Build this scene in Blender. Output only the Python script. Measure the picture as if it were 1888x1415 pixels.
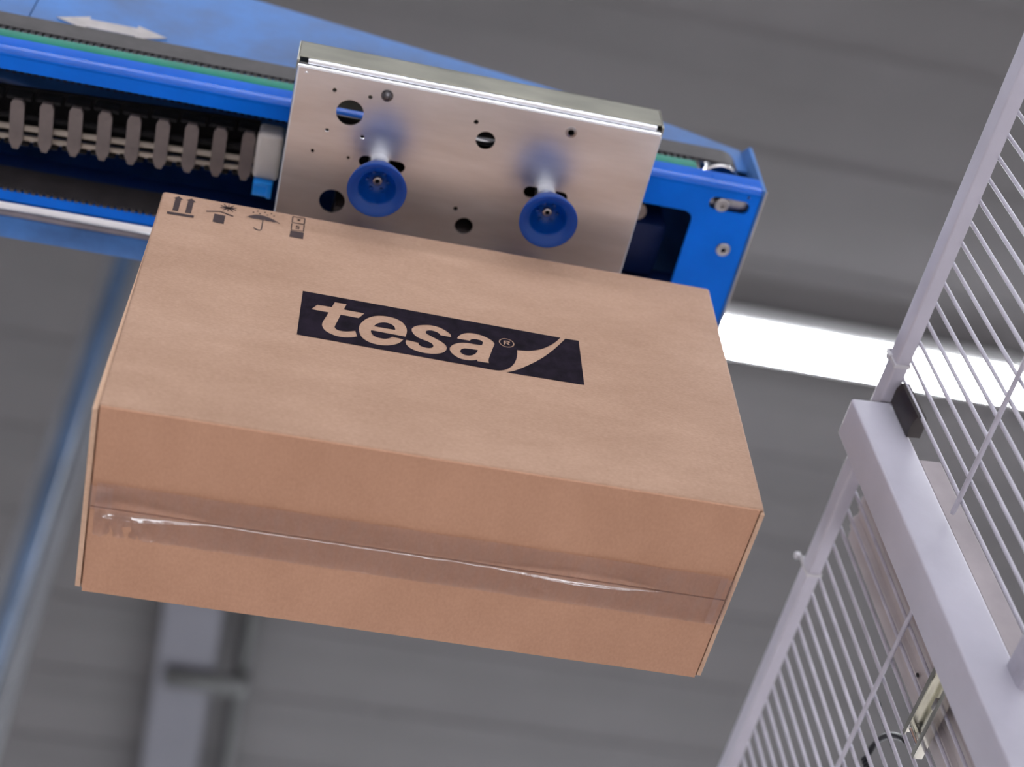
import bpy, bmesh, math, random
from mathutils import Vector, Matrix, noise
from mathutils.geometry import tessellate_polygon
random.seed(7)
PI = math.pi
for o in list(bpy.data.objects): bpy.data.objects.remove(o)
sc = bpy.context.scene
COL = sc.collection

# ------------------------------------------------------------------ camera
# carton frame: origin = middle of the carton's lower front edge, X right, Y away, Z up; OZ = its height over the floor
OZ = 2.25
FPX = 3013.23
RC = (Vector((0.9750931, -0.21947207, -0.03202267)), Vector((0.16276052, 0.80613678, -0.56890466)), Vector((0.15067334, 0.54952298, 0.8217798)))
CP = Vector((-0.16822346, -0.86064551, -1.1499642))
cam = bpy.data.cameras.new('camera'); camo = bpy.data.objects.new('camera', cam); COL.objects.link(camo)
m = Matrix((RC[0], -RC[1], -RC[2])).transposed().to_4x4()
m.translation = CP + Vector((0, 0, OZ)); camo.matrix_world = m
cam.sensor_width = 36; cam.sensor_fit = 'HORIZONTAL'; cam.lens = 36*FPX/1888
cam.clip_start = .05; cam.clip_end = 200
cam.dof.use_dof = True; cam.dof.focus_distance = 1.60; cam.dof.aperture_fstop = 2.8
sc.camera = camo
# ------------------------------------------------------------------ world, exposure
w = bpy.data.worlds.new('world'); sc.world = w; w.use_nodes = True
w.node_tree.nodes['Background'].inputs[0].default_value = (.85, .92, 1, 1)
w.node_tree.nodes['Background'].inputs[1].default_value = .3
vs = sc.view_settings
vs.view_transform = 'Standard'; vs.look = 'None'; vs.gamma = 1; vs.use_curve_mapping = False
vs.exposure = 0.0
LAMP = 47.0            # emission of the strip luminaires
LAMP_COL = (.93, .95, 1.0)
PANE_GLOW = 9.5              # emission of the glowing panes added on the end walls

def ray(u, v):
    a, b = (u-944)/FPX, (v-707.5)/FPX
    return RC[0]*a + RC[1]*b + RC[2]
def on_y(u, v, y): d = ray(u, v); return CP + d*((y-CP.y)/d.y)
def on_x(u, v, x): d = ray(u, v); return CP + d*((x-CP.x)/d.x)
def on_z(u, v, z): d = ray(u, v); return CP + d*((z-CP.z)/d.z)

# ------------------------------------------------------------------ materials
def new_mat(name):
    mt = bpy.data.materials.new(name); mt.use_nodes = True
    nt = mt.node_tree; return mt, nt, nt.nodes['Principled BSDF']
def N(nt, t, **kw):
    n = nt.nodes.new(t)
    for k, v in kw.items(): setattr(n, k, v)
    return n
def mat(name, col, rough=.5, metal=0, var=.08, scale=8, stretch=(1, 1, 1), bump=0, bscale=200, spec=.5, rvar=0, coat=0, trans=0, dark=None, crough=.03):
    mt, nt, b = new_mat(name)
    tc = N(nt, 'ShaderNodeTexCoord'); mp = N(nt, 'ShaderNodeMapping'); mp.inputs['Scale'].default_value = stretch
    nt.links.new(tc.outputs['Object'], mp.inputs[0])
    no = N(nt, 'ShaderNodeTexNoise'); no.inputs['Scale'].default_value = scale; no.inputs['Detail'].default_value = 6; no.inputs['Roughness'].default_value = .6
    nt.links.new(mp.outputs[0], no.inputs['Vector'])
    mx = N(nt, 'ShaderNodeMix', data_type='RGBA')
    lo = dark or tuple(c*(1-var*2) for c in col); hi = tuple(min(1, c*(1+var*2)) for c in col) if not dark else col
    mx.inputs[6].default_value = (*lo, 1); mx.inputs[7].default_value = (*hi, 1)
    rmp = N(nt, 'ShaderNodeMapRange'); rmp.inputs[1].default_value = .3; rmp.inputs[2].default_value = .7
    nt.links.new(no.outputs[0], rmp.inputs[0]); nt.links.new(rmp.outputs[0], mx.inputs[0])
    nt.links.new(mx.outputs[2], b.inputs['Base Color'])
    b.inputs['Metallic'].default_value = metal; b.inputs['Roughness'].default_value = rough
    b.inputs['Specular IOR Level'].default_value = spec; b.inputs['Coat Weight'].default_value = coat; b.inputs['Coat Roughness'].default_value = crough
    b.inputs['Transmission Weight'].default_value = trans
    if rvar:
        r2 = N(nt, 'ShaderNodeMapRange'); r2.inputs[3].default_value = rough-rvar; r2.inputs[4].default_value = rough+rvar
        nt.links.new(rmp.outputs[0], r2.inputs[0]); nt.links.new(r2.outputs[0], b.inputs['Roughness'])
    if bump:
        n2 = N(nt, 'ShaderNodeTexNoise'); n2.inputs['Scale'].default_value = bscale; n2.inputs['Detail'].default_value = 4
        nt.links.new(mp.outputs[0], n2.inputs['Vector'])
        bp = N(nt, 'ShaderNodeBump'); bp.inputs['Strength'].default_value = bump; bp.inputs['Distance'].default_value = .002
        nt.links.new(n2.outputs[0], bp.inputs['Height']); nt.links.new(bp.outputs[0], b.inputs['Normal'])
    return mt

def kraft_mat(name, col, var, stretch):
    mt, nt, b = new_mat(name)
    tc = N(nt, 'ShaderNodeTexCoord'); mp = N(nt, 'ShaderNodeMapping'); mp.inputs['Scale'].default_value = stretch
    nt.links.new(tc.outputs['Object'], mp.inputs[0])
    big = N(nt, 'ShaderNodeTexNoise'); big.inputs['Scale'].default_value = 7; big.inputs['Detail'].default_value = 5; big.inputs['Roughness'].default_value = .65
    fin = N(nt, 'ShaderNodeTexNoise'); fin.inputs['Scale'].default_value = 240; fin.inputs['Detail'].default_value = 3
    for n in (big, fin): nt.links.new(mp.outputs[0], n.inputs['Vector'])
    ad = N(nt, 'ShaderNodeMix', data_type='FLOAT'); ad.inputs[0].default_value = .42
    nt.links.new(big.outputs[0], ad.inputs[2]); nt.links.new(fin.outputs[0], ad.inputs[3])
    rmp = N(nt, 'ShaderNodeMapRange'); rmp.inputs[1].default_value = .33; rmp.inputs[2].default_value = .67
    nt.links.new(ad.outputs[0], rmp.inputs[0])
    mx = N(nt, 'ShaderNodeMix', data_type='RGBA')
    mx.inputs[6].default_value = (col[0]*(1-var), col[1]*(1-var*1.25), col[2]*(1-var*1.5), 1)
    mx.inputs[7].default_value = (col[0]*(1+var), col[1]*(1+var*1.25), col[2]*(1+var*1.4), 1)
    nt.links.new(rmp.outputs[0], mx.inputs[0]); nt.links.new(mx.outputs[2], b.inputs['Base Color'])
    b.inputs['Roughness'].default_value = .62; b.inputs['Specular IOR Level'].default_value = .35
    bp = N(nt, 'ShaderNodeBump'); bp.inputs['Strength'].default_value = .12; bp.inputs['Distance'].default_value = .001
    nt.links.new(fin.outputs[0], bp.inputs['Height']); nt.links.new(bp.outputs[0], b.inputs['Normal'])
    return mt

def tape_mat():
    mt, nt, b = new_mat('clear_tape')
    nt.nodes.remove(b); out = nt.nodes['Material Output']
    tr = N(nt, 'ShaderNodeBsdfTransparent'); tr.inputs[0].default_value = (1, .99, 1, 1)
    df = N(nt, 'ShaderNodeBsdfDiffuse'); df.inputs[0].default_value = (.95, .70, .62, 1)
    gl = N(nt, 'ShaderNodeBsdfGlossy'); gl.inputs['Roughness'].default_value = .05
    no = N(nt, 'ShaderNodeTexNoise'); no.inputs['Scale'].default_value = 60; no.inputs['Detail'].default_value = 5
    mp = N(nt, 'ShaderNodeMapping'); mp.inputs['Scale'].default_value = (2.2, .8, 1); tc = N(nt, 'ShaderNodeTexCoord')
    nt.links.new(tc.outputs['Object'], mp.inputs[0]); nt.links.new(mp.outputs[0], no.inputs['Vector'])
    r = N(nt, 'ShaderNodeMapRange'); r.inputs[1].default_value = .35; r.inputs[2].default_value = .7; r.inputs[3].default_value = .06; r.inputs[4].default_value = .13
    nt.links.new(no.outputs[0], r.inputs[0])
    m1 = N(nt, 'ShaderNodeMixShader'); nt.links.new(r.outputs[0], m1.inputs[0]); nt.links.new(tr.outputs[0], m1.inputs[1]); nt.links.new(df.outputs[0], m1.inputs[2])
    fr = N(nt, 'ShaderNodeFresnel'); fr.inputs[0].default_value = 1.34
    fm = N(nt, 'ShaderNodeMath', operation='MULTIPLY_ADD'); fm.inputs[1].default_value = 1.0; fm.inputs[2].default_value = -.01
    nt.links.new(fr.outputs[0], fm.inputs[0])
    m2 = N(nt, 'ShaderNodeMixShader'); nt.links.new(fm.outputs[0], m2.inputs[0]); nt.links.new(m1.outputs[0], m2.inputs[1]); nt.links.new(gl.outputs[0], m2.inputs[2])
    nt.links.new(m2.outputs[0], out.inputs[0])
    return mt

def emit_mat(name, col, s):
    mt, nt, b = new_mat(name)
    b.inputs['Base Color'].default_value = (.9, .9, .9, 1)
    b.inputs['Emission Color'].default_value = (*col, 1); b.inputs['Emission Strength'].default_value = s
    return mt

def cup_mat():
    mt, nt, b = new_mat('blue_cup_rubber')
    b.inputs['Base Color'].default_value = (.0, .06, .31, 1); b.inputs['Roughness'].default_value = .32
    out = nt.nodes['Material Output']
    tl = N(nt, 'ShaderNodeBsdfTranslucent'); tl.inputs[0].default_value = (.01, .22, .75, 1)
    lw = N(nt, 'ShaderNodeTexNoise'); lw.inputs['Scale'].default_value = 30
    mr = N(nt, 'ShaderNodeMapRange'); mr.inputs[3].default_value = .26; mr.inputs[4].default_value = .38
    nt.links.new(lw.outputs[0], mr.inputs[0])
    ms = N(nt, 'ShaderNodeMixShader'); nt.links.new(mr.outputs[0], ms.inputs[0])
    nt.links.new(b.outputs[0], ms.inputs[1]); nt.links.new(tl.outputs[0], ms.inputs[2]); nt.links.new(ms.outputs[0], out.inputs[0])
    return mt

M = dict(
    kraft=kraft_mat('kraft_board', (.435, .272, .188), .15, (1, 1, 2.6)),
    kraft_flap=kraft_mat('kraft_flap', (.485, .262, .162), .10, (1.6, 1, 1)),
    kraft_edge=kraft_mat('kraft_edge', (.58, .38, .26), .12, (1, 1, 1)),
    logo_ink=mat('logo_ink', (.0125, .0085, .0155), .7, var=.25, scale=90, spec=.08),
    mark_ink=mat('mark_ink', (.066, .048, .049), .7, var=.12, scale=60, spec=.12),
    tape=tape_mat(),
    galv=mat('brushed_steel', (.77, .785, .82), .34, 1, var=.05, scale=6, stretch=(1, 5, 1), rvar=.03),
    galv_cover=mat('zinc_cover', (.34, .33, .275), .45, 1, var=.08, scale=14, stretch=(1, 1, 3), rvar=.08, bump=.05, bscale=60),
    chrome=mat('polished_steel', (.75, .75, .78), .16, 1, var=.05, scale=10, rvar=.05),
    zinc=mat('yellow_zinc', (.76, .75, .68), .18, 1, var=.12, scale=40, stretch=(1, .3, 1), rvar=.08),
    bolt=mat('bolt_steel', (.42, .40, .40), .3, 1, var=.15, scale=60),
    dark_bolt=mat('dark_bolt_steel', (.13, .12, .125), .3, 1, var=.15, scale=60),
    stem=mat('aluminium_stem', (.82, .84, .88), .3, 1, var=.05, scale=30),
    cup=cup_mat(),
    blue=mat('blue_paint', (.0, .14, .70), .4, 0, var=.06, scale=9, bump=.02, bscale=260, rvar=.04, spec=.12),
    blue_lip=mat('glossy_blue_paint', (.0, .115, .62), .3, 0, var=.06, scale=9, bump=.02, bscale=260, rvar=.04, spec=.1, coat=1.0, crough=.12),
    blue_face=mat('scuff_and_sheen_blue_paint', (.035, .13, .365), .5, 0, var=.22, scale=9, bump=.03, bscale=200, rvar=.1, spec=.4),  # scuffed paint; its mottling also stands for a reflection on the rear flange
    blue_shaded=mat('shaded_blue_paint', (.001, .016, .10), .5, 0, var=.1, scale=9),  # arm blue with the shade of the enclosed interior put into the colour
    blue_clip=mat('blue_clip_plastic', (.0, .22, .72), .35, 0, var=.08, scale=40),
    belt=mat('belt_rubber', (.042, .037, .039), .62, 0, var=.12, scale=40),
    belt_dark=mat('belt_tooth_rubber', (.010, .009, .014), .6, 0, var=.2, scale=60),
    green=mat('green_wear_strip', (.0, .17, .12), .6, 0, var=.08, scale=30, spec=.08),
    chain=mat('chain_plastic', (.125, .098, .092), .5, 0, var=.1, scale=40),
    chain_dark=mat('chain_side_plastic', (.007, .006, .007), .6, 0, var=.2, scale=60, spec=.15),
    hose=mat('beige_hose', (.42, .36, .30), .45, 0, var=.1, scale=30),
    white_pl=mat('off_white_plastic', (.50, .46, .43), .38, 0, var=.05, scale=20),
    sticker=mat('white_sticker', (.38, .35, .345), .5, 0, var=.08, scale=40),
    mauve=mat('grey_rail_seat', (.20, .175, .20), .35, 0, var=.1, scale=30),
    paint=mat('grey_white_paint', (.515, .50, .575), .40, 0, var=.035, scale=12, bump=.02, bscale=300, rvar=.05),
    wire=mat('wire_paint', (.49, .475, .545), .42, 0, var=.06, scale=50),
    sheet=mat('sheet_paint', (.50, .45, .45), .5, 0, var=.06, scale=10),
    bar=mat('bar_paint', (.345, .305, .32), .5, 0, var=.05, scale=20),
    black=mat('black_plastic', (.022, .016, .016), .38, 0, var=.15, scale=50),
    cable=mat('black_cable', (.008, .008, .011), .4, 0, var=.15, scale=50, spec=.2),
    tie=mat('white_nylon', (.58, .57, .60), .4, 0, var=.05, scale=50),
    floor=mat('floor_coating', (.78, .725, .70), .55, 0, var=.08, scale=1.2, rvar=.1),
    ceil=mat('ceiling_deck_paint', (.104, .099, .102), .7, 0, var=.05, scale=.6),
    joist=mat('ceiling_rib_paint', (.097, .0925, .0955), .7, 0, var=.05, scale=.8),
    wallm=mat('wall_paint', (.6, .6, .62), .8, 0, var=.05, scale=.7),
    housing=mat('lamp_housing', (.55, .55, .55), .5, 0, var=.04, scale=3),
    glow=emit_mat('lamp_diffuser', LAMP_COL, LAMP),
    pane_glow=emit_mat('added_pane_glow', (.88, .94, 1.0), PANE_GLOW),
    beam=mat('beam_paint', (.105, .105, .128), .6, 0, var=.05, scale=2),
    pipe=mat('dark_conduit', (.02, .02, .02), .5, 0, var=.1, scale=4),
    colm=mat('column_paint', (.105, .108, .12), .45, 0, var=.08, scale=3),
    colblue=mat('blue_pipe_paint', (.034, .062, .115), .35, 0, var=.15, scale=3),
)

# ------------------------------------------------------------------ mesh helpers (all coordinates in the carton frame)
class MB:
    def __init__(s): s.v = []; s.f = []
    def add(s, vs, fs):
        n = len(s.v); s.v += [tuple(p) for p in vs]; s.f += [tuple(i+n for i in f) for f in fs]; return s
    def bm(s, b):
        b.verts.index_update(); s.add([tuple(v.co) for v in b.verts], [[v.index for v in f.verts] for f in b.faces]); b.free(); return s
    def box(s, x0, x1, y0, y1, z0, z1, r=0, seg=2, mtx=None):
        b = bmesh.new(); bmesh.ops.create_cube(b, size=1)
        for v in b.verts: v.co = Vector(((x0+x1)/2+v.co.x*(x1-x0), (y0+y1)/2+v.co.y*(y1-y0), (z0+z1)/2+v.co.z*(z1-z0)))
        if r: bmesh.ops.bevel(b, geom=b.edges[:], offset=r, segments=seg, profile=.5, affect='EDGES')
        if mtx: bmesh.ops.transform(b, matrix=mtx, verts=b.verts)
        return s.bm(b)
    def tube(s, pts, r, n=12, cap=True):
        pts = [Vector(p) for p in pts]; rs = r if isinstance(r, (list, tuple)) else [r]*len(pts)
        t0 = (pts[1]-pts[0]).normalized(); up = Vector((0, 0, 1)) if abs(t0.z) < .9 else Vector((1, 0, 0))
        a = t0.cross(up).normalized(); vs, fs = [], []
        for i, p in enumerate(pts):
            t = (pts[min(i+1, len(pts)-1)]-pts[max(i-1, 0)]).normalized()
            a = (a - t*a.dot(t)).normalized(); b = t.cross(a)
            for k in range(n):
                q = 2*PI*k/n; vs.append(p + (a*math.cos(q)+b*math.sin(q))*rs[i])
        for i in range(len(pts)-1):
            for k in range(n): fs.append((i*n+k, i*n+(k+1) % n, (i+1)*n+(k+1) % n, (i+1)*n+k))
        if cap: fs += [tuple(range(n-1, -1, -1)), tuple(range((len(pts)-1)*n, len(pts)*n))]
        return s.add(vs, fs)
    def lathe(s, prof, c, n=40, axis='z', close=False):
        vs, fs = [], []; L = len(prof)
        for r, h in prof:
            for k in range(n):
                q = 2*PI*k/n; vs.append(Vector((r*math.cos(q), r*math.sin(q), h)))
        for i in range(L-1 if not close else L):
            j = (i+1) % L
            for k in range(n): fs.append((i*n+k, i*n+(k+1) % n, j*n+(k+1) % n, j*n+k))
        if axis == 'y': vs = [Vector((v.x, v.z, v.y)) for v in vs]
        if axis == 'x': vs = [Vector((v.z, v.x, v.y)) for v in vs]
        return s.add([v+Vector(c) for v in vs], fs)
    def prism(s, ring, d0, d1, axis='x', holes=()):
        """ring of 2D points extruded along axis; x:(y,z) y:(x,z) z:(x,y)"""
        def P(p, d): return {'x': (d, p[0], p[1]), 'y': (p[0], d, p[1]), 'z': (p[0], p[1], d)}[axis]
        rings = [list(ring)]+[list(h) for h in holes]
        tris = tessellate_polygon([[Vector((a, b, 0)) for a, b in r] for r in rings])
        flat = [p for r in rings for p in r]; n = len(flat)
        vs = [P(p, d0) for p in flat]+[P(p, d1) for p in flat]
        fs = [tuple(t) for t in tris]+[tuple(i+n for i in t) for t in tris]
        o = 0
        for r in rings:
            L = len(r)
            for k in range(L): fs.append((o+k, o+(k+1) % L, n+o+(k+1) % L, n+o+k))
            o += L
        return s.add(vs, fs)

def rootof(o):
    while o.parent: o = o.parent
    return o
BASE = {}
def thing(name, label, cat, loc, group=None, kind=None):
    o = bpy.data.objects.new(name, None); COL.objects.link(o); o.empty_display_size = .05
    o.location = (loc[0], loc[1], loc[2]+OZ); BASE[o.name] = Vector(loc)
    if kind: o['kind'] = kind
    o['label'] = label
    if cat: o['category'] = cat
    if group: o['group'] = group
    return o
def obj(name, mb, mt, parent=None, smooth=30, label=None, cat=None, group=None, kind=None, loc=None):
    base = BASE[rootof(parent).name] if parent else Vector(loc or (0, 0, 0))
    me = bpy.data.meshes.new(name)
    me.from_pydata([tuple(Vector(v)-base) for v in mb.v], [], mb.f); me.update()
    b = bmesh.new(); b.from_mesh(me); bmesh.ops.recalc_face_normals(b, faces=b.faces); b.to_mesh(me); b.free()
    if smooth:
        me.polygons.foreach_set('use_smooth', [True]*len(me.polygons)); me.set_sharp_from_angle(angle=math.radians(smooth))
    me.materials.append(M[mt] if isinstance(mt, str) else mt)
    o = bpy.data.objects.new(name, me); COL.objects.link(o)
    if parent: o.parent = parent
    else: o.location = base + Vector((0, 0, OZ)); BASE[o.name] = base
    if label: o['label'] = label
    if cat: o['category'] = cat
    if group: o['group'] = group
    if kind: o['kind'] = kind
    return o
def dup(o, parent, off):
    c = o.copy(); COL.objects.link(c); c.parent = parent; c.location = o.location + Vector(off); return c

# ------------------------------------------------------------------ the hall
FZ = -OZ; CZ = 5.75
HX0, HX1, HY0, HY1 = -12, 12, -13, 13
obj('floor', MB().box(HX0, HX1, HY0, HY1, FZ-.2, FZ), 'floor', kind='structure', label='beige coated hall floor', loc=(0, 0, FZ))
ceiling = obj('ceiling', MB().box(HX0, HX1, HY0, HY1, CZ, CZ+.2), 'ceil', kind='structure', label='dull grey ribbed hall ceiling', loc=(0, 0, CZ))
rib = None
for k in range(-6, 20):
    y = 1.21+.57*k
    if rib is None: y0 = y; rib = obj('ceiling_rib', MB().box(HX0+.02, HX1-.02, y-.12, y+.12, CZ-.008, CZ), 'joist', ceiling, smooth=0)
    else: dup(rib, ceiling, (0, y-y0, 0))
for nm, a in (('wall_front', (HX0, HX1, HY0-.2, HY0)), ('wall_back', (HX0, HX1, HY1, HY1+.2)), ('wall_left', (HX0-.2, HX0, HY0, HY1)), ('wall_right', (HX1, HX1+.2, HY0, HY1))):
    obj(nm, MB().box(*a, FZ, CZ), 'wallm', kind='structure', label='plain grey hall wall', loc=((a[0]+a[1])/2, (a[2]+a[3])/2, FZ))
# unseen glowing panes added on the end walls for tape and lip highlights
def added_window(name, yy, z0, z1, side, wx0, wx1, n):
    fr = MB(); wd = (wx1-wx0)/n
    fr.box(wx0, wx1, min(yy, yy+side*.08), max(yy, yy+side*.08), z0-.08, z0); fr.box(wx0, wx1, min(yy, yy+side*.08), max(yy, yy+side*.08), z1, z1+.08)
    o = obj(name, fr, 'housing', kind='structure', label='unseen band of glowing panes added on the end wall', loc=(0, yy, z0), smooth=0)
    p0 = None
    for i in range(n):
        x = wx0+wd*i
        if p0 is None:
            p0 = obj('added_pane', MB().box(x+.06, x+wd-.06, min(yy+side*.02, yy+side*.03), max(yy+side*.02, yy+side*.03), z0, z1), 'pane_glow', o, smooth=0); p1 = obj('mullion', MB().box(x-.06, x+.06, min(yy, yy+side*.08), max(yy, yy+side*.08), z0, z1), 'housing', o, smooth=0)
        else: dup(p0, o, (wd*i, 0, 0)); dup(p1, o, (wd*i, 0, 0))
added_window('added_window_1', HY1, FZ+.1, FZ+3.2, -1, -1, 5, 4)
added_window('added_window_2', HY0, FZ+2.0, FZ+3.6, 1, -3, 5, 5)
# strip luminaires in rows under the ceiling
LL, LG = 3.0, .035
def strip_light(x0, y, label):
    t = thing('strip_light', label, 'ceiling lamp', (x0+LL/2, y, CZ), 'strip luminaires under the ceiling')
    obj('housing', MB().box(x0, x0+LL, y-.11, y+.11, CZ-.14, CZ-.022, .01), 'housing', t)
    d = MB(); prof = [(y-.085, CZ-.14)]+[(y-.085*math.cos(a*PI/10), CZ-.14-.045*math.sin(a*PI/10)) for a in range(1, 10)]+[(y+.085, CZ-.14)]
    d.prism(prof, x0+.015, x0+LL-.015, 'x'); obj('diffuser', d, 'glow', t)
    return t
proto = None
ZL = CZ-.185
ya = [on_z(u, v, ZL).y for u, v in ((1330, 603), (1336, 658), (1860, 688), (1850, 745))]; LY = sum(ya)/4
LEND = on_z(1872, 718, ZL).x
ROWS = [(LY, range(0, 3), None), (-.5, range(-3, 3), None), (8.6, (-3, -2, 0, 1, 2), None), (-7.5, range(-3, 3), None), (-11.5, range(-3, 3), None)]
for y, ks, lab in ROWS:
    for k in ks:
        x0 = LEND-LL+(LL+LG)*k
        lb = 'glowing white strip luminaire in the rows away from the mesh fence'
        if y == LY: lb = ('glowing white strip luminaire reaching from behind the carton to the mesh fence', 'glowing white strip luminaire in line with the one behind the carton, past the small gap', 'glowing white strip luminaire at the far end of the row over the fence')[k]
        if proto is None: proto = strip_light(x0, y, lb); px0, py0 = x0, y
        else:
            c = proto.copy(); COL.objects.link(c); c.location = proto.location+Vector((x0-px0, y-py0, 0)); c['label'] = lb
            for ch in list(proto.children): dup(ch, c, (0, 0, 0))

# roof beam and conduit behind the carton, running away under the ceiling
t = thing('roof_beam', 'pale grey steel beam running under the ceiling beside a dark conduit', 'beam', (-.31, 8, CZ-.021))
BX0, BX1 = -.47, -.16
obj('bottom_flange', MB().box(BX0, BX1, 4.2, HY1-.02, CZ-.33, CZ-.31), 'beam', t)
obj('web', MB().box(-.325, -.305, 4.2, HY1-.02, CZ-.31, CZ-.07), 'beam', t)
obj('top_flange', MB().box(BX0, BX1, 4.2, HY1-.02, CZ-.07, CZ-.021), 'beam', t)
t = thing('conduit', 'dark conduit pipe beside the pale roof beam', 'pipe', (0, 8, CZ-.021))
obj('pipe', MB().tube([(0, 4.2, CZ-.28), (0, HY1-.02, CZ-.28)], .05, 16), 'pipe', t)
obj('clamp_bar', MB().box(-.42, .06, 5.75, 5.88, CZ-.37, CZ-.332, .01), 'pipe', t)
obj('hanger', MB().box(-.012, .012, 5.8, 5.83, CZ-.28, CZ-.021), 'pipe', t)
# column with a blue pipe
t = thing('steel_column', 'slim grey steel column with a blue pipe, standing behind the blue arm', 'column', (-.832, 3.05, FZ))
obj('shaft', MB().box(-.91, -.755, 3.03, 3.13, FZ, CZ-.021, .01), 'colm', t)
obj('blue_pipe', MB().tube([(-.832, 2.995, FZ), (-.832, 2.995, CZ-.021)], .033, 20), 'colblue', t)
obj('base_plate', MB().box(-.98, -.68, 2.9, 3.2, FZ, FZ+.015, .003), 'colm', t)

# ------------------------------------------------------------------ the carton
W2, D, H = .30, .2155, .3887
t = carton = thing('carton', 'brown cardboard carton with black brand logo, hanging from the suction gripper', 'carton', (0, D/2, 0))
b = bmesh.new(); bmesh.ops.create_cube(b, size=1)
for v in b.verts: v.co = Vector((v.co.x*2*W2, D/2+v.co.y*D, (H+.001)/2+v.co.z*(H-.001)))
bmesh.ops.bevel(b, geom=b.edges[:], offset=.0035, segments=4, profile=.5, affect='EDGES')
for v in b.verts:   # slight slackness of the board
    if abs(v.co.z-H/2) < H/2-.01: pass
kill = [f for f in b.faces if f.normal.z < -.95]
bmesh.ops.delete(b, geom=kill, context='FACES')
obj('body', MB().bm(b), 'kraft', t)
# side panel standing a little proud of the flaps
sp = MB(); ring = []
for i in range(13):
    z = -.0015 + (H-.03)*i/12; ring.append((-W2-.0042*math.sin(PI*min(1, .5+.5*i/12))**2.2, z))
ring2 = ring + [(-W2+.0002, H-.03), (-W2+.0002, -.0015)]
sp.prism(ring2, .004, D-.006, 'y'); obj('side_panel', sp, 'kraft_edge', t, smooth=30)
obj('side_panel', MB().box(W2-.0035, W2+.0006, .004, D-.004, -.0015, .02, .0006, 1), 'kraft_edge', t)
def flap(y0, y1, z):
    mb = MB(); b = bmesh.new(); nx, ny = 24, 4
    x0, x1 = -W2+.0022, W2-.0046
    vs = [[b.verts.new((x0+(x1-x0)*i/nx, y0+(y1-y0)*j/ny, z+.0004*noise.noise((i*.4, y0*30+j, 3)))) for j in range(ny+1)] for i in range(nx+1)]
    for i in range(nx):
        for j in range(ny): b.faces.new((vs[i][j], vs[i+1][j], vs[i+1][j+1], vs[i][j+1]))
    g = bmesh.ops.extrude_face_region(b, geom=b.faces[:])
    for e in g['geom']:
        if isinstance(e, bmesh.types.BMVert): e.co.z += .004
    return mb.bm(b)
obj('bottom_flap', flap(.0014, .1115, -.0003), 'kraft_flap', t)
obj('bottom_flap', flap(.1127, D-.0004, -.0008), 'kraft_flap', t)
# tape over the slit
def tape(x0, x1, y0, y1, z, nx, ny, amp):
    mb = MB(); vs, fs = [], []
    for i in range(nx+1):
        for j in range(ny+1):
            u, v = i/nx, j/ny; x = x0+(x1-x0)*u; y = y0+(y1-y0)*v
            y += .0004*noise.noise((x*40, 5, 0)) if j in (0, ny) else 0
            seam = .1115
            tri = lambda c, w: max(0, 1-abs(x-c)/w)
            hgt = .0012 + .0044*min(1, 1.5*tri(-.286, .092))**.8 + .0030*tri(.155, .085)**.8 + .0007*noise.noise((x*45, 1, 0))
            hgt *= .4+.6*min(1, max(0, (x+.30)/.012))*min(1, max(0, (.235-x)/.03))
            wf = 3.0*hgt; wb = 2.05*hgt
            q = (y-seam)/(wf if y < seam else wb)
            dz = 0 if abs(q) >= 1 else (-hgt*(1-q*q)**2 if q < 0 else -hgt*(1-q)*(1-.2*math.exp(-q*9)))
            wr = .00022*noise.noise((x*120, y*55, 2)) + .00012*noise.noise((x*330, y*140, 7))
            wr *= 1 + 16*max(0, 1-abs(x+.275)/.10)*max(0, (v-.62)*2.6)
            vs.append((x, y, z+(dz+wr)*amp if amp else z+wr*.3))
    for i in range(nx):
        for j in range(ny): fs.append((i*(ny+1)+j, (i+1)*(ny+1)+j, (i+1)*(ny+1)+j+1, i*(ny+1)+j+1))
    return mb.add(vs, fs)
obj('tape', tape(-.2935, .2905, .0835, .1435, -.0016, 420, 90, 1.0), 'tape', t, smooth=180, label='clear glossy tape over the carton slit')
obj('tape_overlap', tape(.2835, .2985, .085, .1425, -.0026, 10, 12, 0), 'tape', t, smooth=180)
obj('tape_overlap', tape(-.2995, -.279, .0865, .1125, -.0026, 10, 12, 0), 'tape', t, smooth=180)

# --- printing on the front face: outlines in photo-crop units -> face plane
def crop(bu, bv, s): return lambda p: on_y(bu+p[0]/s, bv+p[1]/s, 0)
def spline(pts, n=5):
    """closed ring; points with a third entry are corners, the rest are smooth"""
    L = len(pts); out = []
    P = [Vector((p[0], p[1])) for p in pts]; C = [len(p) > 2 for p in pts]
    for i in range(L):
        a, b = P[i], P[(i+1) % L]
        if C[i] and C[(i+1) % L]: out.append(a); continue
        t0 = (b-P[i-1])*.5 if not C[i] else (b-a); t1 = (P[(i+2) % L]-a)*.5 if not C[(i+1) % L] else (b-a)
        for k in range(n):
            s = k/n; s2 = s*s; s3 = s2*s
            out.append(a*(2*s3-3*s2+1)+t0*(s3-2*s2+s)+b*(-2*s3+3*s2)+t1*(s3-s2))
    return out
def face_ring(pts, cr): return [(p.x, p.z) for p in (cr(q) for q in spline(pts))]
INK = -.00035
def ink(mb, ring, holes=()):
    rings = [ring]+list(holes); tr = tessellate_polygon([[Vector((a, b, 0)) for a, b in r] for r in rings])
    flat = [p for r in rings for p in r]
    mb.add([(p[0], INK, p[1]) for p in flat], [tuple(q) for q in tr])
S1 = 1887/180
c1, c2, c3, c4 = crop(540, 530, S1), crop(650, 570, S1), crop(800, 580, S1), crop(910, 590, S1)
K = 1
def conv(pts, du, dv): return [(p[0]+du, p[1]+dv)+tuple(p[2:]) for p in pts]
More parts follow.
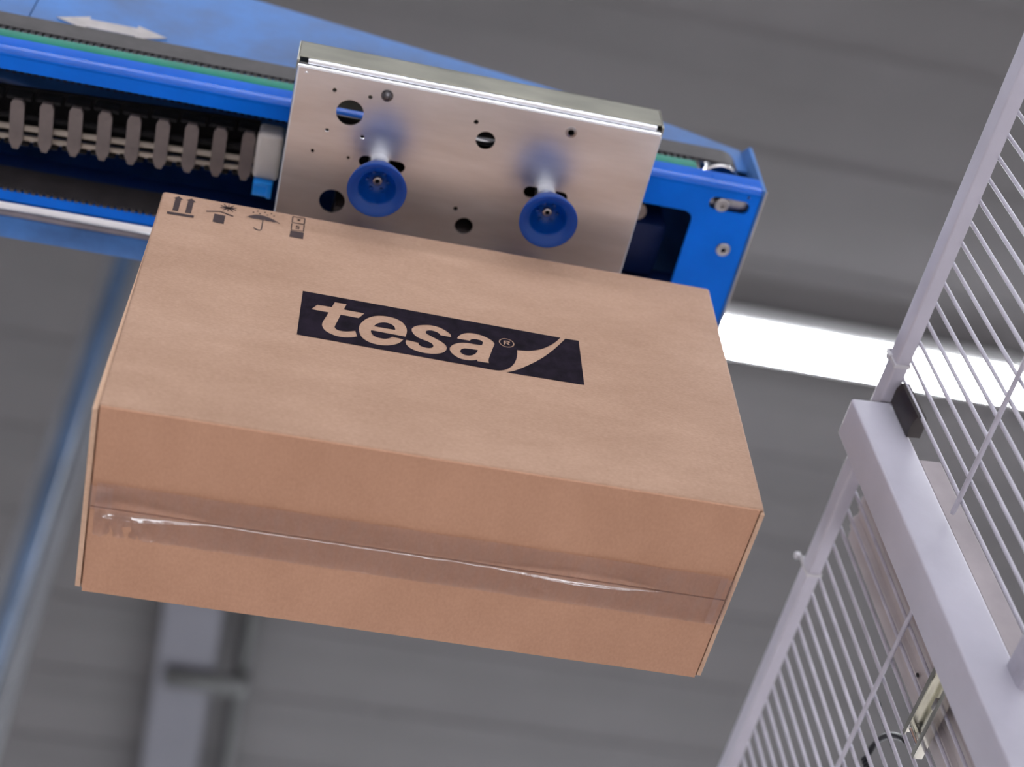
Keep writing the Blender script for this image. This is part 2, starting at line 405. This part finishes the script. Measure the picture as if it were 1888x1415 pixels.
# everything in crop-1 units
d2, d3, d4 = (110*S1, 40*S1), (260*S1, 50*S1), (370*S1, 60*S1)
left_piece = [(192, 75, K)] + conv([(1290, 350, K), (1220, 415), (1080, 505), (920, 568), (760, 598), (620, 602), (452, 588, K), (456, 640), (450, 720), (425, 800), (380, 870), (300, 935), (210, 972), (110, 984), (-40, 968), (-150, 945, K)], *d4) + [(75, 915, K)]
right_piece = conv([(1385, 370, K), (1645, 410, K), (1752, 1265, K), (250, 1020, K), (400, 990), (560, 930), (760, 840), (950, 735), (1110, 620), (1240, 510), (1330, 425)], *d4)
T_ = [(812, 290, K), (1040, 330, K), (985, 432, K), (1385, 508, K), (1270, 600, K), (922, 535, K), (860, 660), (815, 745), (808, 775), (840, 815), (920, 845), (1040, 856), (1120, 852), (1205, 845, K), (1240, 955, K), (1130, 970), (1010, 972), (880, 955), (760, 915), (650, 860), (590, 800), (563, 735), (575, 680), (600, 635), (640, 575), (690, 490, K), (355, 428, K), (470, 340, K), (752, 385, K)]
E_ = conv([(1022, 540, K), (1045, 470), (1050, 415), (1030, 345), (960, 260), (860, 200), (720, 155), (560, 135), (420, 140), (300, 175), (200, 240), (140, 310), (122, 390), (140, 480), (190, 560), (290, 630), (420, 680), (560, 705), (700, 708), (820, 690), (920, 650), (985, 592, K), (765, 540, K), (715, 565), (640, 578), (560, 572), (460, 545), (390, 500), (357, 450), (358, 415, K)], *d2)
Ec = conv([(412, 335, K), (470, 290), (560, 268), (660, 272), (750, 302), (810, 350), (825, 408, K)], *d2)
S_ = conv([(1035, 600, K), (1275, 655, K), (1280, 685), (1315, 717), (1390, 745), (1480, 757), (1545, 745), (1560, 715), (1530, 672), (1450, 632), (1340, 590), (1240, 540), (1165, 470), (1142, 405), (1170, 360), (1250, 325), (1380, 312), (1520, 318), (1680, 360), (1812, 430), (1892, 495), (1907, 550, K), (1692, 510, K), (1675, 480), (1610, 445), (1520, 420), (1440, 425), (1412, 450), (1440, 485), (1540, 540), (1700, 625), (1790, 695), (1820, 760), (1790, 820), (1720, 855), (1600, 872), (1450, 865), (1280, 830), (1130, 770), (1050, 705), (1025, 650)], *d2)
A_ = conv([(447, 470, K), (480, 420), (550, 380), (640, 362), (760, 368), (900, 400), (1030, 455), (1120, 510), (1165, 565), (1160, 605), (1140, 650), (1090, 780), (1060, 860), (1055, 900), (1062, 945, K), (840, 910, K), (838, 880, K), (740, 893), (620, 885), (500, 855), (400, 800), (330, 735), (305, 670), (330, 620), (390, 580), (480, 555), (580, 550), (680, 560), (780, 578), (925, 600, K), (945, 555), (930, 525), (880, 500), (790, 482), (720, 490), (690, 515, K)], *d3)
Ac = conv([(850, 695, K), (820, 745), (760, 785), (680, 800), (600, 788), (530, 750), (508, 715), (530, 680), (580, 662), (650, 665), (740, 678)], *d3)
R_ = conv([(1345, 510, K), (1430, 518, K), (1468, 535, K), (1466, 556, K), (1436, 568, K), (1475, 602, K), (1440, 598, K), (1402, 566, K), (1378, 562, K), (1376, 590, K), (1350, 585, K)], *d3)
Rc = conv([(1382, 531, K), (1425, 537, K), (1432, 546, K), (1422, 552, K), (1381, 546, K)], *d3)
cc = c3((1404, 556)); rr = abs(c3((1553, 560)).x-c3((1255, 552)).x)/2
circ = lambda r: [(cc.x+r*math.cos(2*PI*k/40), cc.z+r*math.sin(2*PI*k/40)) for k in range(40)]
F = lambda p: face_ring(p, c1)
lg = MB()
ink(lg, F(left_piece), [F(T_), F(E_), F(S_), F(A_), circ(rr)])
ink(lg, F(right_piece)); ink(lg, F(Ec)); ink(lg, F(Ac)); ink(lg, circ(rr*.85), [F(R_)]); ink(lg, F(Rc))
obj('printed_logo', lg, 'logo_ink', t, smooth=0, label='black printed logo block reading tesa with a peeling corner')
S2 = 1888/140
m5, m6 = crop(300, 350, S2), crop(440, 375, S2)
def poly(mb, pts, cr): ink(mb, [(p.x, p.z) for p in (cr(q) for q in pts)])
a = MB()
poly(a, [(270, 212), (405, 168), (518, 262), (460, 255), (380, 540), (235, 518), (315, 225)], m5)
poly(a, [(582, 266), (725, 226), (832, 322), (772, 318), (700, 600), (555, 575), (632, 278)], m5)
poly(a, [(112, 540), (780, 650), (765, 708), (98, 600)], m5)
obj('printed_arrows', a, 'mark_ink', t, smooth=0, label='two printed upright arrows on a bar')
a = MB()
poly(a, [(1080, 526), (1430, 535), (1765, 658), (1745, 680), (1420, 557), (1085, 554)], m5)
poly(a, [(1285, 600), (1560, 655), (1515, 858), (1235, 800)], m5)
for ex, ey in ((1440, 395), (1520, 365), (1650, 375), (1775, 410), (1840, 465), (1830, 520), (1750, 560), (1615, 550), (1500, 510), (1430, 450)):
    dx, dy = ex-1635, ey-465; L = math.hypot(dx, dy); nx, ny = -dy/L*14, dx/L*14
    poly(a, [(1635+nx, 465+ny), (ex+nx*.6, ey+ny*.6), (ex-nx*.6, ey-ny*.6), (1635-nx, 465-ny)], m5)
obj('printed_sun_mark', a, 'mark_ink', t, smooth=0, label='printed sun over a roof and block')
a = MB()
poly(a, [(180, 355), (280, 310), (400, 290), (520, 297), (640, 320), (780, 370), (900, 430), (1025, 510), (1005, 520), (935, 472), (860, 480), (800, 455), (700, 445), (640, 420), (540, 418), (480, 398), (380, 388), (310, 370), (250, 350)], m6)
poly(a, [(590, 420), (617, 424), (578, 655), (542, 688), (470, 682), (400, 652), (362, 612), (380, 600), (420, 632), (490, 660), (540, 660), (553, 635)], m6)
for x, y in ((365, 232), (475, 205), (530, 268), (655, 238), (715, 303), (815, 268), (880, 327)):
    poly(a, [(x-28, y+6), (x-8, y-14), (x+28, y-8), (x+8, y+14)], m6)
obj('printed_umbrella_mark', a, 'mark_ink', t, smooth=0, label='printed umbrella with rain drops')
a = MB()
for q in ([(1335, 335), (1362, 340), (1340, 478), (1315, 474)], [(1635, 385), (1665, 390), (1645, 530), (1618, 526)], [(1345, 328), (1655, 378), (1653, 392), (1343, 342)],
          [(1330, 475), (1640, 525), (1637, 545), (1328, 493)], [(1310, 500), (1335, 505), (1318, 658), (1292, 652)], [(1612, 552), (1643, 556), (1625, 705), (1598, 700)],
          [(1300, 655), (1625, 705), (1623, 716), (1298, 667)], [(1290, 680), (1620, 738), (1598, 895), (1258, 832)],
          [(1452, 392), (1478, 394), (1540, 452), (1514, 452)], [(1520, 396), (1546, 402), (1476, 448), (1448, 444)],
          [(1430, 560), (1515, 574), (1512, 590), (1428, 577)], [(1430, 560), (1448, 563), (1440, 606), (1420, 602)], [(1422, 588), (1505, 602), (1502, 616), (1420, 603)], [(1490, 598), (1512, 602), (1505, 648), (1484, 644)], [(1408, 622), (1506, 636), (1503, 652), (1406, 638)]):
    poly(a, q, m6)
obj('printed_stack_mark', a, 'mark_ink', t, smooth=0, label='printed stacking mark with 5 in the middle box')

# ------------------------------------------------------------------ gripper head
ZP = .454; PX0, PX1, PY0, PY1 = -.184, .2125, -.141, .26
t = grip = thing('suction_gripper', 'galvanised steel gripper plate with blue suction cups, riding under the blue arm', 'gripper', (.014, .05, ZP))
def disc(x, y, d, n=32): return [(x+d/2*math.cos(2*PI*k/n), y+d/2*math.sin(2*PI*k/n)) for k in range(n)]
def stadium(x0, x1, yc, w, n=10):
    r = w/2; pts = []
    for k in range(n+1): q = -PI/2+PI*k/n; pts.append((x1-r+r*math.cos(q), yc+r*math.sin(q)))
    for k in range(n+1): q = PI/2+PI*k/n; pts.append((x0+r+r*math.cos(q), yc+r*math.sin(q)))
    return pts
holes = [disc(-.1212, -.097, .0295), disc(.0274, -.0947, .0211), disc(-.123, .0122, .0287), disc(.0258, .0135, .0206)]
holes += [disc(x, y, d, 12) for x, y, d in ((-.1412, -.1197, .0046), (-.1029, -.1194, .0046), (-.1418, -.0719, .0046), (-.1034, -.0714, .0046), (-.1534, -.0445, .0041), (-.1142, -.044, .0035), (.0131, -.114, .0052), (.0125, -.0062, .0054))]
holes += [stadium(-.1026, -.0517, -.0435, .0135), stadium(.0815, .1311, -.0435, .0135), disc(.116, -.1231, .0085, 16)]
obj('base_plate', MB().prism([(PX0+.003, PY0+.003), (PX1, PY0+.003), (PX1, PY1), (PX0+.003, PY1)], ZP, ZP+.002, 'z', holes), 'galv', t, smooth=20)
bend = [(PY0+.003, ZP)]+[(PY0+.003-.003*math.sin(a*PI/12), ZP+.003-.003*math.cos(a*PI/12)) for a in range(1, 7)]+[(PY0, ZP+.0075), (PY0+.002, ZP+.0075), (PY0+.002, ZP+.003), (PY0+.003, ZP+.002)]
obj('front_bend', MB().prism(bend, PX0+.001, PX1, 'x'), 'chrome', t)
curl = [(PY0+.0015-.0045*math.sin(a*PI/8), ZP+.0125-.0035*math.cos(a*PI/8)) for a in range(0, 9)]
obj('curled_edge', MB().prism(curl, PX0+.011, PX1-.004, 'x'), 'chrome', t)
cv = MB().box(PX0-.0005, PX1+.004, PY0-.003, PY0-.001, ZP+.0165, ZP+.055, .0008, 1)
cv.box(PX0-.0005, PX1+.004, PY0-.003, -.075, ZP+.053, ZP+.055, .0006, 1)
obj('front_cover', cv, 'galv_cover', t)
obj('cover_corner', MB().box(PX0-.001, PX0+.0015, PY0-.003, PY0+.02, ZP+.006, ZP+.053, .0006, 1), 'galv_cover', t)
obj('cover_corner', MB().box(PX1+.0015, PX1+.004, PY0-.003, PY0+.02, ZP+.010, ZP+.053, .0006, 1), 'galv_cover', t)
lf = [(PX0, ZP+.003)]+[(PX0+.003-.003*math.cos(a*PI/12), ZP+.003-.003*math.sin(a*PI/12)) for a in range(1, 7)]+[(PX0+.003, ZP+.002), (PX0+.002, ZP+.003), (PX0+.002, ZP+.05), (PX0, ZP+.05)]
obj('side_flange', MB().prism(lf, PY0+.003, PY1, 'y'), 'galv', t)
obj('side_flange', MB().box(PX1-.001, PX1+.0015, PY0+.004, PY1, ZP-.0002, ZP+.05, .0007, 1), 'galv', t)
obj('inner_shaft', MB().tube([(-.06, -.078, ZP+.034), (PX1-.02, -.078, ZP+.034)], .006, 16), 'chrome', t)
obj('carriage_block', MB().box(-.12, .14, .02, .095, ZP+.003, ZP+.075, .003), 'black', t)
obj('shade_plate', MB().box(PX0+.006, -.06, -.071, .02, ZP+.042, ZP+.045), 'black', t, smooth=0)  # black sheets added above the plate holes to stand for the shade inside
obj('shade_plate', MB().box(-.06, PX1-.006, -.13, .02, ZP+.042, ZP+.045), 'black', t, smooth=0)
for x, y in ((-.0858, -.1249),):
    n = obj('bolt', MB().lathe([(.0001, -.0085), (.0030, -.008), (.0050, -.0055), (.0056, -.0015), (.0064, -.0015), (.0064, .0005)], (x, y, ZP), 24), 'dark_bolt', t)
obj('rivet_nut', MB().lathe([(.0036, .002), (.0036, -.0012), (.0062, -.0008), (.0064, .0004)], (.116, -.1231, ZP), 24), 'bolt', t)
obj('rivet', MB().lathe([(.0001, -.001), (.0016, -.0008), (.0022, .0002)], (-.1732, -.1325, ZP), 14), 'galv', t)
def cup(x, y):
    c = Vector((x, y, H)); n = 48
    prof = [(.0300, .0002), (.0315, .0006), (.0318, .0025), (.0302, .009), (.0275, .017), (.0245, .0235), (.0190, .0295), (.0120, .0320),
            (.0045, .0320), (.0045, .0262), (.0080, .0258), (.0120, .0235), (.0160, .0175), (.0188, .0110), (.0203, .0066), (.0212, .0062), (.0255, .0028)]
    body = obj('suction_cup', MB().lathe(prof, c, n, close=True), 'cup', grip, smooth=50, label='blue rubber suction cup')
    obj('stem', MB().lathe([(.0112, .0305), (.0112, .034), (.0095, .036), (.0085, .037), (.0085, .052), (.0118, .053), (.0118, .0700), (.004, .0700)], c, 28), 'stem', body)
    obj('nozzle', MB().lathe([(.0022, .031), (.0022, .0225), (.0030, .0215), (.0048, .0220), (.0052, .027)], c, 24), 'bolt', body)
    k = MB()
    for i in range(6):
        q = 2*PI*i/6; p = c+Vector((.0112*math.cos(q), .0112*math.sin(q), .0215)); k.box(p.x-.002, p.x+.002, p.y-.002, p.y+.002, p.z-.0005, p.z+.004, .001, 2)
    obj('inner_cleats', k, 'cup', body)
for x, y in ((-.0805, -.0445), (.106, -.0445), (-.0805, .11), (.106, .11)): cup(x, y)

# ------------------------------------------------------------------ blue linear arm
ZU = .515; AX0, AX1 = -1.45, .366
t = arm = thing('linear_arm', 'long blue painted gantry arm with toothed belts and open underside', 'gantry arm', (-1.55, .05, FZ))
r = .009
lip = [(-.068+r-r*math.cos(a*PI/16), ZU+r-r*math.sin(a*PI/16)) for a in range(0, 9)] + [(-.0585, ZU), (-.0585, ZU+.003), (-.0615, ZU+.004), (-.0645, ZU+.008), (-.0645, ZU+.027), (-.068, ZU+.027)]
obj('front_lip', MB().prism(lip, AX0, AX1-.004, 'x'), 'blue_lip', t)
def rrect(x0, x1, y0, y1, r, n=6):
    pts = []
    for cx, cy, q0 in ((x1-r, y0+r, -PI/2), (x1-r, y1-r, 0), (x0+r, y1-r, PI/2), (x0+r, y0+r, PI)):
        for k in range(n+1): q = q0+PI/2*k/n; pts.append((cx+r*math.cos(q), cy+r*math.sin(q)))
    return pts
under = MB().prism([(AX0, -.0615), (AX1-.003, -.0615), (AX1-.003, .119), (AX0, .119)], ZU, ZU+.003, 'z',
                   [rrect(AX0+.15, .155, -.043, .1065, .008), rrect(.178, .291, -.0255, .1065, .012), stadium(.3045, .353, -.0415, .0165), disc(.3485, -.0555, .004, 10)])
obj('under_plate', under, 'blue', t, smooth=20)
obj('rear_flange', MB().box(AX0, AX1-.003, .140, .168, ZU-.001, ZU+.0025, .001), 'blue_face', t)
obj('rail_seat', MB().box(AX0, AX1-.01, .1335, .1405, ZU+.001, ZU+.012, .0005, 1), 'mauve', t)
obj('guide_rail', MB().tube([(AX0, .1275, ZU+.005), (AX1-.01, .1275, ZU+.005)], .0065, 20), 'chrome', t, smooth=40)
obj('rear_panel', MB().prism([(AX0, ZU+.003), (AX1-.003, ZU+.003), (AX1-.003, .655), (.089, .74), (AX0, 1.12)], .1645, .168, 'y'), 'blue_face', t)
obj('inner_panel', MB().box(AX0, AX1-.01, .106, .109, ZU+.0035, .60), 'blue_shaded', t)
top = [(AX0, 1.125), (.089, .744), (.28, .693), (AX1-.004, .657)]
# outer side panels, two lengths with a seam
z_at = lambda x: top[0][1]+(top[1][1]-top[0][1])*(x-top[0][0])/(top[1][0]-top[0][0])
obj('side_panel', MB().prism([(AX0, .60), (-.4955, .60), (-.4955, z_at(-.4955)), (AX0, top[0][1])], -.048, -.045, 'y'), 'blue_face', t, label='pale scuffed blue side sheet')
obj('side_panel', MB().prism([(-.494, .60), (AX1-.004, .60), top[3], top[2], top[1], (-.494, z_at(-.494))], -.048, -.045, 'y'), 'blue_face', t, label='pale scuffed blue side sheet')
obj('top_panel', MB().prism(top+[(x, z-.003) for x, z in reversed(top)], -.045, .1645, 'y'), 'blue_face', t)
endp = [(-.068, ZU), (-.068, .6265), (-.046, .655), (.168, .655), (.168, ZU)]
obj('end_plate', MB().prism(endp, AX1-.004, AX1, 'x'), 'blue_face', t)
obj('end_edge', MB().box(AX1-.0005, AX1+.0015, -.067, .167, ZU-.0006, ZU+.002, .0004, 1), 'sticker', t)
obj('wear_strip', MB().box(AX0, .289, -.0645, -.056, ZU+.018, .569, .0015), 'green', t, label='green plastic wear strip')
# front belt loop round the pulley
PCX, PCY, PR = .327, -.034, .026
def belt_path(r):
    p = [(AX0, PCY-r)]+[(PCX+r*math.cos(q), PCY+r*math.sin(q)) for q in [(-PI/2+PI*k/16) for k in range(17)]]+[(AX0, PCY+r)]
    return p
out_, in_ = belt_path(PR), belt_path(PR-.003)
obj('belt', MB().prism(out_+in_[::-1], .588, .6225, 'z'), 'belt', t, smooth=40, label='dark grey toothed belt on the arm face')
tm = MB(); x = AX0+.01
while x < .283:
    tm.box(x, x+.0045, PCY-PR+.0005, PCY-PR+.0075, .570, .600); tm.box(x, x+.0045, PCY+PR-.0075, PCY+PR-.002, .5765, .600); x += .008
obj('belt_teeth', tm, 'belt_dark', t, smooth=0, kind='stuff')
pl = obj('pulley', MB().lathe([(.0001, .584), (.008, .584), (.009, .582), (.0235, .5815), (.0255, .584), (.0255, .587), (.0225, .588), (.0225, .622), (.0001, .622)], (PCX, PCY, 0), 40), 'chrome', t)
obj('pulley_bracket', MB().box(.290, .297, -.058, -.046, .55, .595, .002), 'bolt', t)
# rear belt
obj('rear_belt', MB().box(AX0, .34, .1035, .1055, ZU+.004, .566), 'belt', t, smooth=0)
tm = MB(); x = AX0+.01
while x < .33: tm.box(x, x+.0045, .1030, .1062, ZU-.0005, ZU+.006); x += .008
obj('rear_belt_teeth', tm, 'belt', t, smooth=0, kind='stuff')
def screw(x, y, z, r, parent):
    s = obj('screw', MB().lathe([(.0001, .0), (r*.3, .0), (r*.34, -.003), (r*.86, -.0028), (r, -.0016), (r, .001)], (x, y, z), 24), 'bolt', parent)
    return s
screw(.3205, -.0405, ZU+.001, .0085, t); screw(.3387, .0157, ZU, .0085, t)
obj('slot_bar', MB().box(.305, .3535, -.052, -.030, ZU+.008, ZU+.014), 'bolt', t)
obj('motor_block', MB().box(.215, .28, .03, .10, .57, .63, .004), 'blue_shaded', t)
obj('idler_roller', MB().tube([(.232, .0, .54), (.232, .0, .60)], .011, 20), 'bolt', t)
# arrow sticker on the face
ar = [(-.466, .661), (-.430, .680), (-.430, .6725), (-.375, .6725), (-.375, .680), (-.339, .661), (-.375, .642), (-.375, .6495), (-.430, .6495), (-.430, .642)]
obj('arrow_sticker', MB().prism(ar, -.0487, -.048, 'y'), 'sticker', t, smooth=0, label='white double-headed arrow sticker')
obj('mast', MB().box(-1.65, -1.45, -.045, .165, FZ, 1.13, .01), 'blue_face', t)

# ------------------------------------------------------------------ cable chain in the arm
t = thing('cable_chain', 'brown grey plastic cable chain with pale hoses, inside the blue arm', 'cable chain', (-.35, .02, ZU+.01))
def cy_(x): return .026 - (x+.4788)*.048
link = side = None
for k in range(-9, 9):
    x = -.4788+.0318*k
    if k == -9:
        mb = MB(); cyy = cy_(x)
        ring = [(x-.0075, cyy-.024), (x-.0045, cyy-.0295), (x+.0045, cyy-.0295), (x+.0075, cyy-.024), (x+.0075, cyy+.021), (x+.0045, cyy+.0275), (x+.003, cyy+.031), (x-.003, cyy+.031), (x-.0045, cyy+.0275), (x-.0075, cyy+.021)]
        mb.prism(ring, ZU+.010, ZU+.0155, 'z'); link = obj('crossbar', mb, 'chain', t); lx, ly = x, cyy
        side = obj('side_link', MB().box(x-.014, x+.014, cyy-.031, cyy-.026, ZU+.016, ZU+.036, .002), 'chain_dark', t)
        side2 = obj('side_link', MB().box(x-.014, x+.014, cyy+.025, cyy+.030, ZU+.016, ZU+.036, .002), 'chain_dark', t)
    else:
        for o in (link, side, side2): dup(o, t, (x-lx, cy_(x)-ly, 0))
hs = []
for dy, r in ((.0105, .0036), (.0235, .0036), (-.004, .004)):
    o = obj('hose', MB().tube([(-1.2+.1*i, cy_(-1.2+.1*i)+dy, ZU+.024) for i in range(11)], r, 12), 'hose' if dy > 0 else 'chain_dark', t)
obj('chain_back', MB().prism([(-.77, cy_(-.77)-.030), (-.215, cy_(-.215)-.030), (-.215, cy_(-.215)+.028), (-.77, cy_(-.77)+.028)], ZU+.042, ZU+.046, 'z'), 'chain_dark', t)
obj('end_bracket', MB().box(-.2155, -.1855, -.020, .0385, ZU+.006, ZU+.036, .006, 4), 'white_pl', t, label='off-white rounded end bracket')
obj('blue_latch', MB().box(-.2125, -.1905, .037, .0555, ZU-.001, ZU+.012, .0015).box(-.1965, -.1905, .037, .0555, ZU-.004, ZU+.004, .0015).box(-.2125, -.1905, .036, .041, ZU-.004, ZU+.004, .0015), 'blue_clip', t, label='bright blue plastic latch')

# ------------------------------------------------------------------ safety fence on the right
# the fence leans a little: it is laid out upright in its own frame and turned about the post's top
from mathutils import Euler
FQ = Matrix.Rotation(math.radians(-1.2), 3, 'Z') @ Matrix.Rotation(math.radians(-4.13), 3, 'Y') @ Matrix.Rotation(math.radians(1.6), 3, 'X')
FP = Vector((.475, .03, .267))
def f_ray(u, v, x):
    d = FQ.transposed() @ ray(u, v); c = FQ.transposed() @ (CP-FP) + FP
    return c + d*((x-c.x)/d.x)
def f_floor(x, y):      # z in the fence frame where the leaning line through (x, y) meets the floor
    return FP.z + (FZ-FP.z - FQ[2][0]*(x-FP.x) - FQ[2][1]*(y-FP.y))/FQ[2][2]
FENCE = []
XW = .502; RX0, RX1, RZ0, RZ1 = .4846, .500, .2668, .294
def fence_panel(label, y0, y1, wires, crossz, cy0, cy1):
    t = thing('mesh_fence', label, 'fence', (XW, (y0+y1)/2, f_floor(XW, (y0+y1)/2)), 'mesh fence panels'); FENCE.append(t)
    ring = [(RX0+.003-.003*math.cos(a*PI/8), RZ0+.003-.003*math.sin(a*PI/8)) for a in range(5)]+[(RX1, RZ0), (RX1, RZ1)]+[(RX0+.008-.008*math.sin(a*PI/8), RZ1-.008+.008*math.cos(a*PI/8)) for a in range(5)]
    obj('top_rail', MB().prism(ring, y0, y1, 'y'), 'paint', t)
    w0 = None; zb = min(f_floor(XW, y0), f_floor(XW, y1))+.14
    for y in wires:
        if w0 is None: w0 = obj('wire', MB().tube([(XW, y, zb), (XW, y, RZ0+.012)], .0021, 10), 'wire', t); wy = y
        else: dup(w0, t, (0, y-wy, 0))
    for z in crossz:
        obj('cross_wire', MB().tube([(XW-.0045, cy0, z), (XW-.0045, cy0+(cy1-cy0)*.002, z), (XW-.0045, cy1, z)], [.0022, .0026, .0026], 12), 'wire', t)
    for y in (wires[2], wires[-3]):
        obj('foot', MB().box(XW-.012, XW+.004, y-.01, y+.01, f_floor(XW, y)+.001, zb+.05), 'paint', t)
    return t
crz = [.072-.186*k for k in range(12)]
fa = fence_panel('grey mesh fence panel with bare wires, fixed to its post by a black clip', .052, -1.13, [.0030-.0247*k for k in range(45)], [crz[0]]+crz[2:], .0185, -1.12)
obj('cross_lug', MB().box(.4895, .4995, -.25, .040, crz[1]-.034, crz[1]-.002, .004), 'wire', fa)
fb = fence_panel('grey mesh fence panel backed by a ribbed sheet and black cables', .060, 1.30, [.110+.0264*k for k in range(45)], [crz[0]-.0105]+crz[2:], .08, 1.29)
# post
pz = f_floor(.475, .0535)
t = thing('fence_post', 'square grey fence post with a black clip at its top', 'fence post', (.475, .0535, pz)); FENCE.append(t)
obj('shaft', MB().box(.45, .4985, .03, .078, pz+.005, .2645, .0028, 3), 'paint', t)
obj('top_cap', MB().box(.4515, .4975, .0315, .0765, .2645, .2662, .0005, 1), 'black', t)
obj('base_plate', MB().box(.41, .4985, -.01, .092, pz-.002, pz+.012, .002), 'paint', t)
cl = MB(); ringc = [(.4935, .010), (.497, .0015), (.506, .0015), (.5085, .008), (.5085, .0285), (.4935, .0285)]
cl.prism(ringc, .203, .262, 'z'); obj('panel_clip', cl, 'black', t, label='black plastic panel clip')
obj('edge_bar', MB().box(.4986, .5225, .0315, .0345, pz+.02, .170, .0006, 1), 'bar', t)
# ribbed sheet behind the second panel
t = thing('ribbed_sheet', 'pinkish grey ribbed sheet behind the mesh, next to the fence post', 'metal sheet', (.508, .15, f_floor(.51, .15))); FENCE.append(t)
ring = [(.098, .512)]; y = .100
while y < .205:
    ring += [(y, .512), (y+.004, .5085), (y+.018, .5085), (y+.022, .512)]; y += .0295
ring = [(p[1], p[0]) for p in ring]+[(.512, .2235), (.5135, .2235), (.5135, .098)]
obj('sheet', MB().prism(ring, f_floor(.51, .15), .264, 'z'), 'sheet', t, smooth=20)
for i, (y, z) in enumerate(((.155, .12), (.19, .02), (.135, -.02), (.195, -.12), (.14, .2))):
    obj('rivet', MB().lathe([(.0001, 0), (.0022, .0005), (.0025, .002)], (.5065, y, z), 10, axis='x'), 'black', t)
# strut channel
t = thing('strut_channel', 'short shiny zinc strut channel with a cross bolt, beyond the fence post', 'strut', (.485, .14, -.056)); FENCE.append(t)
sy0, sy1 = .079, .222; z0, z1 = -.0625, -.0265; xb = .4985; xf = .4885
ring = [(xb, z0), (xb, z1), (xf, z1), (xf, z1-.006), (xf+.0015, z1-.006), (xf+.0015, z1-.0015), (xb-.0015, z1-.0015), (xb-.0015, z0+.0015), (xf+.0015, z0+.0015), (xf+.0015, z0+.006), (xf, z0+.006), (xf, z0)]
obj('channel', MB().prism(ring, sy0, sy1, 'y'), 'zinc', t, smooth=10)
obj('cross_bolt', MB().tube([(.4925, .211, z0+.002), (.4925, .211, z1-.002)], .0026, 12), 'chrome', t)
obj('slot_nut', MB().box(.4905, .4968, .150, .164, z0+.004, z0+.015, .001), 'bolt', t)
obj('slot_nut', MB().box(.4905, .4968, .115, .124, z0+.004, z0+.018, .001), 'bolt', t)
# cables
C4 = lambda a, b, x: f_ray(1288+a/3.11, 960+b/3.11, x)
def smooth_path(pts, n=6):
    P = [Vector(p) for p in pts]; out = []
    for i in range(len(P)-1):
        a, b = P[i], P[i+1]; t0 = (b-P[max(i-1, 0)])*.5; t1 = (P[min(i+2, len(P)-1)]-a)*.5
        for k in range(n):
            s = k/n; s2, s3 = s*s, s*s*s; out.append(a*(2*s3-3*s2+1)+t0*(s3-2*s2+s)+b*(-2*s3+3*s2)+t1*(s3-s2))
    return out+[P[-1]]
pts = [C4(1185, 1262, .518), C4(1150, 1242, .52), C4(1100, 1232, .522), C4(1040, 1256, .523), C4(988, 1316, .523), C4(966, 1380, .523)]
e = pts[-1]; fz = f_floor(.523, e.y)
t = thing('power_cable', 'thick black cable arching behind the mesh into a ribbed sleeve', 'cable', (.523, e.y, fz)); FENCE.append(t)
pts += [Vector((.523, e.y+.004, e.z-.03)), Vector((.523, e.y+.005, e.z-.3)), Vector((.523, e.y, fz+.004))]
obj('cable', MB().tube(smooth_path(pts), .0034, 14), 'cable', t, smooth=60)
sl = []; rs = []
for k in range(40): sl.append(Vector((.523, e.y+.002, e.z+.006-.0022*k))); rs.append(.0052 if k % 2 else .0042)
obj('ribbed_sleeve', MB().tube(sl, rs, 14), 'cable', t, smooth=20)
pts = [C4(1020, 1030, .5055), C4(1036, 1050, .5065), C4(1048, 1110, .507), C4(1078, 1200, .507), C4(1118, 1310, .507), C4(1158, 1400, .507)]
e = pts[-1]; fz = f_floor(.507, e.y); pts += [Vector((.507, e.y+.002, e.z-.05)), Vector((.507, e.y, e.z-.4)), Vector((.507, e.y, fz+.003))]
FENCE.append(obj('sensor_cable', MB().tube(smooth_path(pts), .0022, 12), 'cable', smooth=60, loc=(.507, e.y, fz), label='thin black cable hanging along the mesh wires', cat='cable'))
def cable_tie(y, label, hx, hz):
    t = thing('cable_tie', label, 'cable tie', (RX0, y, RZ0)); FENCE.append(t)
    ring = [(RX0-.0016, RZ0-.0016), (RX1+.0015, RZ0-.0016), (RX1+.0015, RZ1+.0015), (RX0-.0016, RZ1+.0015)]
    hole = [(RX0+.0004, RZ0+.0004), (RX1-.0002, RZ0+.0004), (RX1-.0002, RZ1-.0002), (RX0+.0004, RZ1-.0002)]
    obj('strap', MB().prism(ring, y-.0022, y+.0022, 'y', [hole]), 'tie', t)
    obj('head', MB().box(hx-.0035, hx+.0035, y-.0035, y+.0035, hz-.003, hz+.004, .0012, 3), 'tie', t)
cable_tie(-.016, 'white cable tie around the rail above the black clip', RX0-.001, RZ1-.010)
cable_tie(.288, 'white cable tie with round head on the rail beyond the post', RX0-.0045, RZ1+.004)
for o in FENCE:
    p = o.location-Vector((0, 0, OZ)); o.location = FQ @ (p-FP)+FP+Vector((0, 0, OZ)); o.rotation_euler = FQ.to_euler()
